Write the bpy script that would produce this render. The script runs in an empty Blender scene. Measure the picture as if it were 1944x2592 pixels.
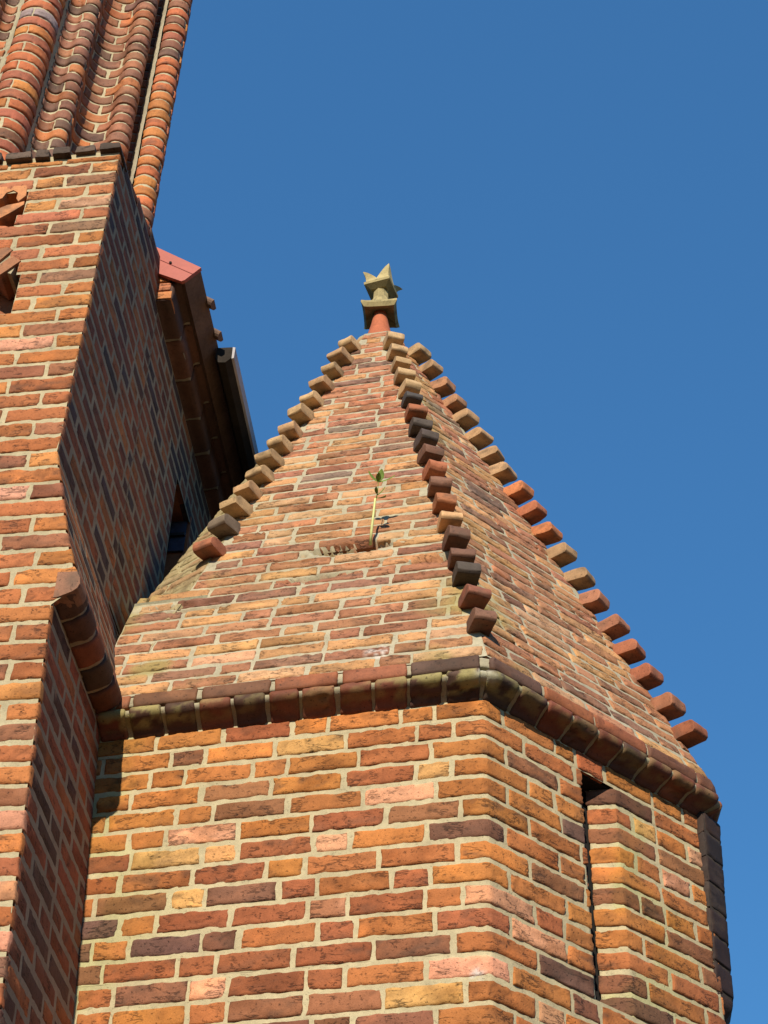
import bpy, bmesh, math, random
import numpy as np
from mathutils import Vector, Matrix
R = math.radians
S = bpy.context.scene
COL = S.collection

# ------------------------------------------------------------------ camera
cam_d = bpy.data.cameras.new("camera")
cam = bpy.data.objects.new("camera", cam_d); COL.objects.link(cam)
cam_d.sensor_fit = 'VERTICAL'; cam_d.sensor_height = 24.0
cam_d.lens = 24.0 * 4422.6 / 2592.0
cam_d.clip_start = 0.1; cam_d.clip_end = 2000
pit, rol = R(43.48516), R(1.44263)
fw = Vector((0, math.cos(pit), math.sin(pit))); up0 = Vector((0, -math.sin(pit), math.cos(pit))); rt0 = Vector((1, 0, 0))
rt = math.cos(rol) * rt0 + math.sin(rol) * up0
up = -math.sin(rol) * rt0 + math.cos(rol) * up0
M = Matrix((rt, up, -fw)).transposed().to_4x4()
M.translation = Vector((-0.42755, -5.71415, -4.38196))
cam.matrix_world = M
S.camera = cam

# ------------------------------------------------------------------ light
SUN_AZ, SUN_EL = R(260.8), R(29)
w = bpy.data.worlds.new("World"); S.world = w; w.use_nodes = True
nt = w.node_tree; nt.nodes.clear()
sky = nt.nodes.new("ShaderNodeTexSky"); sky.sky_type = 'NISHITA'; sky.sun_disc = False
sky.sun_elevation = SUN_EL; sky.sun_rotation = R(90) - SUN_AZ
sky.altitude = 0; sky.air_density = 1.5; sky.dust_density = 0.0; sky.ozone_density = 10.0
bg = nt.nodes.new("ShaderNodeBackground"); bg.inputs[1].default_value = 0.120
wo = nt.nodes.new("ShaderNodeOutputWorld")
gm = nt.nodes.new("ShaderNodeGamma"); gm.inputs[1].default_value = .55
tn = nt.nodes.new("ShaderNodeMix"); tn.data_type = 'RGBA'; tn.blend_type = 'MULTIPLY'; tn.inputs[0].default_value = 1.0
tn.inputs[7].default_value = (.44, .95, 1.42, 1)
nt.links.new(sky.outputs[0], gm.inputs[0]); nt.links.new(gm.outputs[0], tn.inputs[6]); nt.links.new(tn.outputs[2], bg.inputs[0]); nt.links.new(bg.outputs[0], wo.inputs[0])
sl = bpy.data.lights.new("sun", 'SUN'); sl.energy = 4.2; sl.angle = R(0.5); sl.color = (1.0, 0.90, 0.74)
so = bpy.data.objects.new("sun", sl); COL.objects.link(so)
sd = Vector((math.cos(SUN_AZ) * math.cos(SUN_EL), math.sin(SUN_AZ) * math.cos(SUN_EL), math.sin(SUN_EL)))
so.rotation_euler = (-sd).to_track_quat('-Z', 'Y').to_euler(); so.location = sd * 40
S.view_settings.view_transform = 'Standard'; S.view_settings.look = 'None'
S.view_settings.exposure = 0.62; S.view_settings.gamma = 1.0

# ------------------------------------------------------------------ numpy noise
def _h(ix, iy, iz):
    n = (ix.astype(np.int64) * 73856093) ^ (iy.astype(np.int64) * 19349663) ^ (iz.astype(np.int64) * 83492791)
    n = (n ^ (n >> 13)) * 1274126177 & 0x7fffffff
    n = (n ^ (n >> 16)) * 668265263 & 0x7fffffff
    return ((n >> 7) & 0xffff) / 65535.0
def vn(x, y, z):
    x0, y0, z0 = np.floor(x), np.floor(y), np.floor(z)
    fx, fy, fz = x - x0, y - y0, z - z0
    fx, fy, fz = [t * t * (3 - 2 * t) for t in (fx, fy, fz)]
    r = 0
    for dx in (0, 1):
        for dy in (0, 1):
            for dz in (0, 1):
                r = r + _h(x0 + dx, y0 + dy, z0 + dz) * (fx if dx else 1 - fx) * (fy if dy else 1 - fy) * (fz if dz else 1 - fz)
    return r
def fbm(x, y, z, o=3):
    a, s, t = 1.0, 0.0, 0.0
    for i in range(o):
        s = s + a * vn(x, y, z + 17.3 * i); t += a; a *= .5; x, y, z = x * 2.03, y * 2.03, z * 2.03
    return s / t
def sstep(a, b, x):
    t = np.clip((x - a) / (b - a), 0, 1); return t * t * (3 - 2 * t)

# ------------------------------------------------------------------ materials
def nodes(name):
    m = bpy.data.materials.new(name); m.use_nodes = True
    n = m.node_tree; n.nodes.clear()
    o = n.nodes.new("ShaderNodeOutputMaterial"); p = n.nodes.new("ShaderNodeBsdfPrincipled")
    n.links.new(p.outputs[0], o.inputs[0])
    return m, n, p
def noise(n, vec, scale, detail=5, rough=.6):
    t = n.nodes.new("ShaderNodeTexNoise"); t.inputs["Scale"].default_value = scale
    t.inputs["Detail"].default_value = detail; t.inputs["Roughness"].default_value = rough
    n.links.new(vec, t.inputs["Vector"]); return t.outputs[0]
def ramp(n, fac, stops):
    r = n.nodes.new("ShaderNodeValToRGB"); e = r.color_ramp.elements
    while len(e) > 1: e.remove(e[-1])
    e[0].position = stops[0][0]; e[0].color = (*[stops[0][1]] * 3, 1)
    for p, c in stops[1:]:
        q = e.new(p); q.color = (*[c] * 3, 1)
    n.links.new(fac, r.inputs[0]); return r.outputs[0]
def mul(n, a, b, fac=1.0):
    x = n.nodes.new("ShaderNodeMix"); x.data_type = 'RGBA'; x.blend_type = 'MULTIPLY'; x.inputs[0].default_value = fac
    n.links.new(a, x.inputs[6]); n.links.new(b, x.inputs[7]); return x.outputs[2]
def math_(n, op, a, b):
    x = n.nodes.new("ShaderNodeMath"); x.operation = op
    for i, v in enumerate((a, b)):
        if isinstance(v, (int, float)): x.inputs[i].default_value = v
        else: n.links.new(v, x.inputs[i])
    return x.outputs[0]
def mat_attr(name, bump=.8, dist=.006, pits=.55, cracks=.6, rough=.88, grain=160, stretch=(9, 9, 34)):
    m, n, p = nodes(name)
    at = n.nodes.new("ShaderNodeAttribute"); at.attribute_name = "Col"
    tc = n.nodes.new("ShaderNodeTexCoord"); v = tc.outputs["Object"]
    n1 = noise(n, v, 26, 6, .65); n2 = noise(n, v, grain, 4, .7); n3 = noise(n, v, 70, 3, .6)
    mp = n.nodes.new("ShaderNodeMapping"); mp.inputs["Scale"].default_value = stretch; n.links.new(v, mp.inputs[0])
    n4 = noise(n, mp.outputs[0], 1.0, 4, .62)
    crack = ramp(n, n4, [(.47, 1.0), (.497, 1 - cracks), (.515, 1 - cracks), (.54, 1.0)])
    gate = ramp(n, noise(n, v, 11, 3, .6), [(.52, 1.0), (.62, 0.0)])
    mx = n.nodes.new("ShaderNodeMath"); mx.operation = 'MAXIMUM'
    n.links.new(crack, mx.inputs[0]); n.links.new(gate, mx.inputs[1]); crack = mx.outputs[0]
    c = mul(n, at.outputs["Color"], ramp(n, n1, [(.25, .80), (.5, 1.0), (.75, 1.16)]))
    c = mul(n, c, ramp(n, n2, [(.3, .82), (.5, 1.0), (.75, 1.14)]))
    c = mul(n, c, ramp(n, n3, [(.30, 1 - pits), (.38, 1.0)]))
    c = mul(n, c, crack)
    n.links.new(c, p.inputs["Base Color"])
    h = math_(n, 'ADD', math_(n, 'MULTIPLY', n1, 1.0), math_(n, 'MULTIPLY', n2, .35))
    h = math_(n, 'ADD', h, math_(n, 'MULTIPLY', crack, .55))
    h = math_(n, 'ADD', h, math_(n, 'MULTIPLY', ramp(n, n3, [(.30, 0.0), (.4, 1.0)]), .4))
    b = n.nodes.new("ShaderNodeBump"); b.inputs["Strength"].default_value = bump; b.inputs["Distance"].default_value = dist
    n.links.new(h, b.inputs["Height"]); n.links.new(b.outputs[0], p.inputs["Normal"])
    p.inputs["Roughness"].default_value = rough
    p.inputs["Specular IOR Level"].default_value = .3
    return m
def mat_plain(name, col, rough=.7, var=.2, scale=30, bump=.2, metallic=0, spec=.3):
    m, n, p = nodes(name)
    tc = n.nodes.new("ShaderNodeTexCoord"); v = tc.outputs["Object"]
    rgb = n.nodes.new("ShaderNodeRGB"); rgb.outputs[0].default_value = (*col, 1)
    n1 = noise(n, v, scale, 5); n2 = noise(n, v, scale * 6, 3)
    c = mul(n, rgb.outputs[0], ramp(n, n1, [(.25, 1 - var), (.75, 1 + var)]))
    c = mul(n, c, ramp(n, n2, [(.3, 1 - var * .6), (.7, 1 + var * .4)]))
    n.links.new(c, p.inputs["Base Color"])
    b = n.nodes.new("ShaderNodeBump"); b.inputs["Strength"].default_value = bump; b.inputs["Distance"].default_value = .004
    n.links.new(n2, b.inputs["Height"]); n.links.new(b.outputs[0], p.inputs["Normal"])
    p.inputs["Roughness"].default_value = rough; p.inputs["Metallic"].default_value = metallic
    p.inputs["Specular IOR Level"].default_value = spec
    return m
M_BRICK = mat_attr("weathered_brick")
M_SMOOTH = mat_attr("moulded_brick", bump=.45, dist=.003, pits=.6, cracks=.15, rough=.75)
M_MORTAR = mat_attr("lime_mortar", bump=.7, dist=.004, pits=.25, cracks=0.0, rough=.95, grain=240)
M_STONE = mat_attr("lichened_sandstone", bump=.4, dist=.004, pits=.35, cracks=.1, rough=.9)
M_TERRA = mat_plain("terracotta", (.40, .115, .05), .8, .22, 14, .3)
M_REDMETAL = mat_plain("red_painted_metal", (.36, .085, .058), .55, .12, 8, .05)
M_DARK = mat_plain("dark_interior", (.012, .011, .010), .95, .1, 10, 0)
M_TILE = mat_plain("old_roof_tile", (.14, .085, .06), .85, .3, 9, .4)
M_ZINC = mat_plain("dull_zinc", (.035, .029, .024), .9, .25, 12, .1, 0, .03)
M_RIM = mat_plain("bright_zinc_rim", (.36, .33, .33), .55, .12, 12, .1)
M_GLASS = mat_plain("old_window_glass", (.05, .065, .10), .25, .3, 20, .1, 0, .6)
M_LEAD = mat_plain("lead_glazing_bar", (.02, .02, .02), .6, .1, 20, .1)
M_STEM = mat_plain("pale_green_stem", (.55, .56, .22), .6, .12, 40, .1)
M_LEAF = mat_plain("green_leaf", (.13, .19, .02), .5, .25, 60, .1)
M_GROUND = mat_plain("dry_ground", (.10, .070, .038), .95, .35, 3, .3)

# ------------------------------------------------------------------ object helpers
def link(o, parent=None):
    COL.objects.link(o)
    if parent is not None: o.parent = parent
    return o
def thing(name, label, cat, loc=(0, 0, 0), group=None):
    o = bpy.data.objects.new(name, None); link(o)
    o.location = loc; o.empty_display_size = .1
    o['label'] = label; o['category'] = cat; o['kind'] = 'thing'
    if group: o['group'] = group
    return o
def place(o, parent):
    """keep world coordinates of the mesh under a thing whose base is elsewhere"""
    q = parent; off = Vector((0, 0, 0))
    while q is not None: off += q.location; q = q.parent
    o.location = -off
def mesh(name, verts, faces, mats, parent=None, cols=None, mi=None, smooth=True):
    me = bpy.data.meshes.new(name)
    me.from_pydata([tuple(v) for v in verts] if not isinstance(verts, np.ndarray) else verts.tolist(), [], faces)
    for m in mats: me.materials.append(m)
    if mi is not None: me.polygons.foreach_set("material_index", np.asarray(mi, dtype=np.int32))
    if smooth: me.polygons.foreach_set("use_smooth", np.ones(len(me.polygons), dtype=bool))
    if cols is not None:
        a = me.color_attributes.new("Col", 'FLOAT_COLOR', 'POINT')
        c = np.ones((len(me.vertices), 4), dtype=np.float32); c[:, :3] = np.asarray(cols)[:, :3]
        a.data.foreach_set("color", c.ravel())
    me.update()
    o = bpy.data.objects.new(name, me); link(o, parent)
    if parent is not None: place(o, parent)
    return o

def merge(objs):
    """join the meshes of several wall pieces into the first one"""
    bm = bmesh.new()
    for o in objs: bm.from_mesh(o.data)
    me = objs[0].data; bm.to_mesh(me); bm.free(); me.update()
    for o in objs[1:]: bpy.data.objects.remove(o)
    return objs[0]

# ------------------------------------------------------------------ brick mapping
class Path:
    def __init__(s, pts):
        s.p = np.array(pts, float); d = np.diff(s.p, axis=0); l = np.linalg.norm(d, axis=1)
        s.cum = np.concatenate([[0], np.cumsum(l)]); d = d / l[:, None]
        n = np.stack([d[:, 1], -d[:, 0]], 1)
        m = np.zeros_like(s.p); m[0] = n[0]; m[-1] = n[-1]
        for i in range(1, len(s.p) - 1):
            b = n[i - 1] + n[i]; b = b / np.linalg.norm(b); m[i] = b / max(.35, b @ n[i])
        s.m = m
    def xy(s, u, o):
        i = np.clip(np.searchsorted(s.cum, u, side='right') - 1, 0, len(s.p) - 2)
        t = ((u - s.cum[i]) / (s.cum[i + 1] - s.cum[i]))[:, None]
        a = s.p[i] + o[:, None] * s.m[i]; b = s.p[i + 1] + o[:, None] * s.m[i + 1]
        return a + t * (b - a)
def path_map(path, section=None):
    if section is None:
        return lambda u, v, w: np.concatenate([path.xy(u, w), v[:, None]], 1)
    sec = np.array(section, float); d = np.diff(sec, axis=0); l = np.linalg.norm(d, axis=1)
    cum = np.concatenate([[0], np.cumsum(l)]); d /= l[:, None]; n = np.stack([d[:, 1], -d[:, 0]], 1)
    nv = np.zeros_like(sec); nv[0] = n[0]; nv[-1] = n[-1]; nv[1:-1] = n[:-1] + n[1:]; nv /= np.linalg.norm(nv, axis=1)[:, None]
    def f(u, v, w):
        o = np.interp(v, cum, sec[:, 0]); z = np.interp(v, cum, sec[:, 1])
        no = np.interp(v, cum, nv[:, 0]); nz = np.interp(v, cum, nv[:, 1])
        return np.concatenate([path.xy(u, o + w * no), (z + w * nz)[:, None]], 1)
    f.length = cum[-1]; f.cum = cum
    return f
def plane_map(O, U, V, N):
    O, U, V, N = [np.array(a, float) for a in (O, U, V, N)]
    return lambda u, v, w: O + u[:, None] * U + v[:, None] * V + w[:, None] * N

J = .0155
def lines(L, step, e=(.0035, .010)):
    if L < .035: return np.linspace(0, 1, 5)
    n = max(1, int(round((L - 2 * e[1]) / step)))
    mid = np.linspace(e[1], L - e[1], n + 1)
    return np.concatenate([[0, e[0]], mid, [L - e[0], L]]) / L
def wall(name, parent, bricks, mapper, patches, seed, step=.015, rough=1.0, corners=(), mats=None, mcol=(.40, .335, .20),
         mw=-.0035, mstep=.022, mnoise=.0018, cav=(), paint=None, relief=.004, depth=.035):
    """bricks: (ua0,ub0,ua1,ub1,v0,v1,col); patches: mortar sheets (ua0,ub0,ua1,ub1,v0,v1)"""
    rng = np.random.default_rng(seed)
    def cavity(u, v):
        k = np.zeros(len(u))
        for (cu, cv, ru, rv) in cav:
            q = np.hypot((u - cu) / ru, (v - cv) / rv) + (fbm(u * 26, v * 40, u * 0 + 3, 3) - .5) * .9
            k = np.maximum(k, sstep(1.05, .85, q))
        return k
    U, V, E, A_, B_, ID, SK, F = [], [], [], [], [], [], [], []; base = 0; cols = []
    for k, (ua0, ub0, ua1, ub1, v0, v1, col) in enumerate(bricks):
        L = .5 * (ub0 - ua0 + ub1 - ua1); H = v1 - v0
        if L < .012: continue
        a = lines(L, step); b = lines(H, step * .85)
        ex = [(c - ua0) / (ub0 - ua0 + 1e-9) for c in corners if ua0 + .004 < c < ub0 - .004]
        if ex: a = np.unique(np.concatenate([a, ex]))
        na, nb = len(a), len(b)
        AA, BB = np.meshgrid(a, b); AA = AA.ravel(); BB = BB.ravel()
        ua = ua0 + (ua1 - ua0) * BB; ub = ub0 + (ub1 - ub0) * BB
        u = ua + (ub - ua) * AA; v = v0 + H * BB
        e = np.minimum(np.minimum(AA, 1 - AA) * L, np.minimum(BB, 1 - BB) * H)
        idx = np.arange(na * nb).reshape(nb, na)
        loop = np.concatenate([idx[0, :], idx[1:, -1], idx[-1, -2::-1], idx[-2:0:-1, 0]])
        n0 = na * nb; nl = len(loop)
        U += [u, u[loop]]; V += [v, v[loop]]; E += [e, e[loop]]; A_ += [AA, AA[loop]]; B_ += [BB, BB[loop]]
        ID.append(np.full(n0 + nl, len(cols))); SK += [np.zeros(n0, bool), np.ones(nl, bool)]; cols.append(col)
        q = np.stack([idx[:-1, :-1], idx[:-1, 1:], idx[1:, 1:], idx[1:, :-1]], -1).reshape(-1, 4) + base
        nx = np.roll(np.arange(nl), -1)
        s = np.stack([loop[nx], loop, n0 + np.arange(nl), n0 + nx], -1) + base
        F += [q, s]; base += n0 + nl
    verts = []; fcs = []; C = []; mi = []
    nbk = len(cols)
    if nbk:
        U, V, E, A_, B_ = [np.concatenate(x) for x in (U, V, E, A_, B_)]; ID = np.concatenate(ID); SK = np.concatenate(SK)
        rnd = rng.random((nbk, 8)); s = rnd[ID, 0] * 97 + ID * 3.1
        wob = .0058
        du = (fbm(U * 16, V * 22, s, 3) - .5) * 2 * wob; dv = (fbm(U * 13, V * 9, s + 50, 3) - .5) * 1.35 * wob
        # knocked-off corners
        cn = np.minimum(A_, 1 - A_) * 40 + np.minimum(B_, 1 - B_) * 12
        rr = rnd[ID, 1]
        w_ = (rnd[ID, 2] - .5) * relief + (A_ - .5) * (rnd[ID, 3] - .5) * relief * 1.2 + (B_ - .5) * (rnd[ID, 4] - .5) * relief
        rk = rough * (0.25 + 1.2 * rnd[ID, 5] ** 1.5)
        w_ = w_ + (fbm(U * 20, V * 34, s, 3) - .5) * .0095 * rk
        g = 1 - np.abs(2 * fbm(U * 10 + V * 8, V * 24 - U * 7, s + 9, 3) - 1); g = g * sstep(.40, .56, fbm(U * 8, V * 12, s + 19, 2))
        w_ = w_ - sstep(.84, .99, g) * .009 * rk
        w_ = np.maximum(w_ + .003 * min(1, rough), mw + .0022 * min(1, rough))
        kc = cavity(U, V) if cav else None
        if cav: w_ = w_ - kc * (.015 + .07 * fbm(U * 35, V * 45, U * 0 + 6, 3))
        ed = E + (fbm(U * 34, V * 34, s + 31, 2) - .5) * .011
        w_ = w_ - .013 * (1 - sstep(-.003, .0065, ed))
        w_[SK] = -depth
        P = mapper(U + du, V + dv, w_)
        c = np.array(cols)[ID]
        # burnt and pale patches inside a brick
        m0 = sstep(.42, .66, fbm(U * 6, V * 11, s + 171, 3)) * rnd[ID, 2]
        c = c * (1 - m0[:, None] * np.array((.38, .44, .52)))
        m1 = sstep(.52, .70, fbm(U * 15, V * 30, s + 71, 3)) * (rnd[ID, 6] ** 1.1)
        c = c * (1 - .55 * m1[:, None]) + np.array((.07, .045, .03)) * (.45 * m1[:, None])
        m2 = sstep(.55, .75, fbm(U * 9, V * 14, s + 131, 2)) * rnd[ID, 7]
        c = c * (1 + .35 * m2[:, None] * np.array((1.0, .8, .5)))
        c = c * (1 - .38 * sstep(.88, .99, g) * rk.clip(0, 1))[:, None]
        if cav: c = c * (1 - .6 * kc[:, None]) + np.array((.17, .06, .03)) * (.6 * kc[:, None])
        if paint is not None: c = paint(c, P, U, V, False)
        verts.append(P); C.append(c); f = np.concatenate(F); fcs.append(f); mi.append(np.zeros(len(f)))
    off = base
    for (ua0, ub0, ua1, ub1, v0, v1) in patches:
        L = max(ub0 - ua0, ub1 - ua1); na = max(2, int(L / mstep) + 1); nb = max(2, int((v1 - v0) / mstep) + 1)
        a = np.linspace(0, 1, na); b = np.linspace(0, 1, nb)
        ex = [(c - ua0) / (ub0 - ua0 + 1e-9) for c in corners if ua0 + .002 < c < ub0 - .002]
        if ex: a = np.unique(np.concatenate([a, ex])); na = len(a)
        AA, BB = np.meshgrid(a, b); AA = AA.ravel(); BB = BB.ravel()
        u = ua0 + (ua1 - ua0) * BB + ((ub0 - ua0) + (ub1 - ua1 - ub0 + ua0) * BB) * AA; v = v0 + (v1 - v0) * BB
        w_ = mw + (fbm(u * 19, v * 19, u * 0 + seed, 3) - .5) * 2 * mnoise
        kc = cavity(u, v)
        w_ = w_ - kc * (.020 + .09 * fbm(u * 35, v * 45, u * 0 + 6, 3))
        P = mapper(u, v, w_)
        c = np.array(mcol) * (.8 + .4 * fbm(u * 7, v * 7, u * 0 + seed + 5, 3))[:, None]
        cr = np.where((fbm(u * 28, v * 28, u * 0 + 44, 2) > .52)[:, None], np.array((.30, .11, .05)), np.array((.20, .14, .06)))
        c = c * (1 - kc[:, None]) + cr * kc[:, None]
        if paint is not None: c = paint(c, P, u, v, True)
        idx = np.arange(na * nb).reshape(nb, na)
        f = np.stack([idx[:-1, :-1], idx[:-1, 1:], idx[1:, 1:], idx[1:, :-1]], -1).reshape(-1, 4) + off
        verts.append(P); C.append(c); fcs.append(f); mi.append(np.ones(len(f))); off += na * nb
    return mesh(name, np.concatenate(verts), np.concatenate(fcs).tolist(), mats or [M_BRICK, M_MORTAR], parent, np.concatenate(C), np.concatenate(mi))

# palettes: (weight, albedo)
def pal(*a):
    w_ = np.array([x[0] for x in a], float); w_ /= w_.sum(); c = np.array([x[1] for x in a])
    def pick(rng):
        k = c[rng.choice(len(c), p=w_)]
        return k * (.86 + .28 * rng.random()) * (1 + (rng.random(3) - .5) * np.array((.06, .10, .12)))
    return pick
P_TURRET = pal((46, (.41, .150, .036)), (26, (.36, .122, .036)), (10, (.30, .092, .034)), (12, (.25, .102, .044)), (5, (.17, .075, .042)), (3, (.17, .085, .058)), (7, (.54, .26, .14)), (4, (.54, .28, .095)))
P_LOW = pal((34, (.36, .125, .036)), (28, (.29, .090, .034)), (20, (.20, .080, .040)), (8, (.14, .062, .038)), (4, (.15, .07, .052)), (8, (.52, .235, .13)))
P_SPIRE = pal((38, (.36, .160, .078)), (20, (.30, .126, .066)), (28, (.44, .225, .095)), (8, (.24, .115, .070)), (7, (.48, .27, .14)))
P_SPIRE_TOP = pal((34, (.37, .155, .080)), (18, (.32, .128, .072)), (28, (.47, .24, .105)), (10, (.22, .118, .082)), (5, (.20, .13, .095)), (5, (.50, .29, .16)))
P_FRONT = pal((38, (.41, .148, .042)), (28, (.35, .115, .040)), (14, (.27, .105, .050)), (6, (.20, .095, .055)), (6, (.52, .25, .16)), (6, (.48, .20, .055)))
P_FTOP = pal((32, (.40, .138, .052)), (28, (.35, .122, .056)), (18, (.30, .128, .062)), (9, (.24, .125, .066)), (6, (.50, .26, .16)), (7, (.44, .185, .055)))
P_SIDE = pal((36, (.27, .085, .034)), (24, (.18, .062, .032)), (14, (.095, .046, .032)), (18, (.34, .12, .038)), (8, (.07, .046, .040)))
P_MOULD = pal((40, (.17, .054, .027)), (32, (.125, .045, .026)), (22, (.09, .042, .028)), (6, (.07, .046, .030)))
P_PIER = pal((40, (.44, .125, .042)), (20, (.46, .17, .042)), (22, (.32, .095, .045)), (12, (.22, .09, .045)), (6, (.15, .075, .05)))
P_PIERB = pal((30, (.30, .12, .06)), (30, (.23, .095, .055)), (22, (.38, .13, .045)), (18, (.14, .07, .045)))
P_MOSS = pal((40, (.30, .21, .10)), (30, (.24, .16, .085)), (20, (.33, .17, .08)), (10, (.20, .15, .09)))

def run(rng, u0, u1, start=None, L=.283, Hd=.134, pH=.45):
    """joint-separated bricks from u0 to u1; first piece length 'start'"""
    out = []; u = u0; last = 'S'
    first = start
    while u < u1 - .02:
        if first is not None: l = first; first = None; last = 'H' if l < .2 else 'S'
        elif last == 'H' or rng.random() > pH: l = L; last = 'S'
        else: l = Hd; last = 'H'
        l *= 1 + (rng.random() - .5) * .07
        e = min(u + l, u1)
        if u1 - e < .05: e = u1
        out.append((u, e)); u = e + J * (.75 + .6 * rng.random())
    return out

# ------------------------------------------------------------------ geometry frame
aL, aR, aC = R(167.28436), R(39.17384), R(91.06)
dL = np.array((math.cos(aL), math.sin(aL), 0)); dR = np.array((math.cos(aR), math.sin(aR), 0)); dC = np.array((math.cos(aC), math.sin(aC), 0))
ZZ = np.array((0, 0, 1.0))
nL = np.array((-.22011249, -.9754745, 0)); nR = np.array((.63167541, -.77523298, 0)); nC = np.array((dC[1], -dC[0], 0))
AP = np.array((-.48712681, 2.07214132, 4.92079706))
SR = 1.305
PITCH = .0957
LFT = 1.80
def zrow(n): return -.0946 * n - .00018 * n * n
# plan path of the turret wall: left face -> front corner -> right face -> back face
def bev(c, d0, d1, r=.010):
    return [c + d0 * r, c + d1 * r]
c0 = np.zeros(3); c1 = dR * SR
TP = [dL * LFT] + bev(c0, dL, dR) + bev(c1, -dR, dC) + [c1 + dC * 1.3]
tpath = Path([p[:2] for p in TP])
UC = tpath.cum[1]; UCORN = tuple(tpath.cum[1:5]); UR = tpath.cum[3]; UEND = tpath.cum[-1]
u_of_s = lambda s: UC + .006 + s                     # right face coordinate

turret = thing('stair_turret', 'octagonal orange brick stair turret with a narrow slit and a pointed brick spire', 'turret', (0.0, 1.0, -6.0))
SL0, SL1, SLIN = .548, .742, .60                       # slit: left edge, right arris, inner end of the splay
slitL = Path([p[:2] for p in (dL * LFT, *bev(c0, dL, dR), dR * SL0 - nR * 0, dR * (SL0 + .004) - nR * .012, dR * (SL0 + .02) - nR * .32)])
slitR = Path([p[:2] for p in (dR * .675 - nR * .098, dR * .668 - nR * .090, dR * (SL1 - .012) - nR * .022, dR * (SL1 + .008), c1 - dR * .01, c1 + dC * .01, c1 + dC * 1.3)])

def paint_turret(c, P, u, v, mort):
    z = P[:, 2]
    k = sstep(.1, .6, -z) * 0
    # lichen tint close to the buttress, a white splash low on the corner
    l = sstep(.52, .68, fbm(u * 5, v * 5, u * 0 + 3, 3)) * sstep(.75, .1, u) * .6
    c = c * (1 - l[:, None]) + c * np.array((.85, 1.0, .7)) * l[:, None]
    d = np.hypot(P[:, 0] + .055, z + 1.245) + .03 * (fbm(P[:, 0] * 30, z * 30, z * 0, 2) - .5)
    wsp = (sstep(.040, .015, d) * sstep(.38, .55, fbm(P[:, 0] * 70, z * 70, z * 0 + 4, 3)))[:, None] * .8
    return c * (1 - wsp) + np.array((.58, .55, .5)) * wsp

rng = np.random.default_rng(11)
rows_full, rows_l, rows_r = [], [], []
NR = 27; SLIT_ROWS = range(1, 12)
_IA = 2
for n in range(NR):
    v1 = zrow(n) - .004; v0 = zrow(n + 1) + J - .004
    pk = P_TURRET if n < 9 else (P_LOW if n > 13 else (P_TURRET if rng.random() < .5 else P_LOW))
    la, ra = ((.205, .105) if n % 2 == 0 else (.10, .235))
    la += (rng.random() - .5) * .05; ra += (rng.random() - .5) * .03
    left = [(UC - la - J - (e - UC + 0) , UC - la - J - (s - UC)) for s, e in run(rng, UC, UC + LFT - la, .283 if rng.random() < .6 else .134)]
    left = [(max(a, -.1), b) for a, b in left if b > 0]
    for a, b in left: (rows_l if n in SLIT_ROWS else rows_full).append((a, b, a, b, v0, v1, pk(rng)))
    cc = pk(rng)
    (rows_l if n in SLIT_ROWS else rows_full).append((UC - la, UC + ra, UC - la, UC + ra, v0, v1, cc))
    if n in SLIT_ROWS:
        ue = slitL.cum[3]
        for a, b in run(rng, UC + ra + J, ue + .10): rows_l.append((a, b, a, b, v0, v1, pk(rng)))
        ua = slitR.cum[_IA]
        lead = slitR.cum[_IA] - .004
        rows_r.append((ua - lead, ua + (.26 if n % 2 else .12), ua - lead, ua + (.26 if n % 2 else .12), v0, v1, pk(rng)))
        x = ua + (.26 if n % 2 else .12) + J
        for a, b in run(rng, x, slitR.cum[4] - (.02 if n % 2 else .12)): rows_r.append((a, b, a, b, v0, v1, pk(rng)))
        a = slitR.cum[4] - (.0 if n % 2 else .10); b = slitR.cum[4] + (.12 if n % 2 else .24)
        rows_r.append((a, b, a, b, v0, v1, pk(rng)))
        for a, b in run(rng, b + J, slitR.cum[-1]): rows_r.append((a, b, a, b, v0, v1, pk(rng)))
    else:
        st = UC + ra + J
        if n == 0:
            e = u_of_s(SL0 - .03)
            for a, b in run(rng, st, e): rows_full.append((a, b, a, b, v0, v1, pk(rng)))
            rows_full.append((e + J, e + .17, e + J, e + .17, v0 - .012, v1, np.array((.36, .10, .035)))); st = e + .19
        e = UR - (.02 if n % 2 else .12)
        for a, b in run(rng, st, e): rows_full.append((a, b, a, b, v0, v1, pk(rng)))
        a = e + J; b = UR + (.12 if n % 2 else .24)
        rows_full.append((a, b, a, b, v0, v1, pk(rng)))
        for a, b in run(rng, b + J, UEND): rows_full.append((a, b, a, b, v0, v1, pk(rng)))
zt, zs0, zs1, zb = 0.0, zrow(1) - .002, zrow(12) + .010, zrow(NR)
w1 = wall('wall', turret, rows_full, path_map(tpath), [(0, UEND, 0, UEND, zs0, zt + .02), (0, UEND, 0, UEND, zb, zs1)], 1, corners=UCORN, paint=paint_turret)
w2 = wall('wall', turret, rows_l, path_map(slitL), [(0, slitL.cum[-1], 0, slitL.cum[-1], zs1, zs0)], 2, corners=tuple(slitL.cum[1:-1]), paint=paint_turret)
w3 = wall('wall', turret, rows_r, path_map(slitR), [(0, slitR.cum[-1], 0, slitR.cum[-1], zs1, zs0)], 3, corners=tuple(slitR.cum[1:-1]), paint=paint_turret)
merge([w1, w2, w3])

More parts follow.
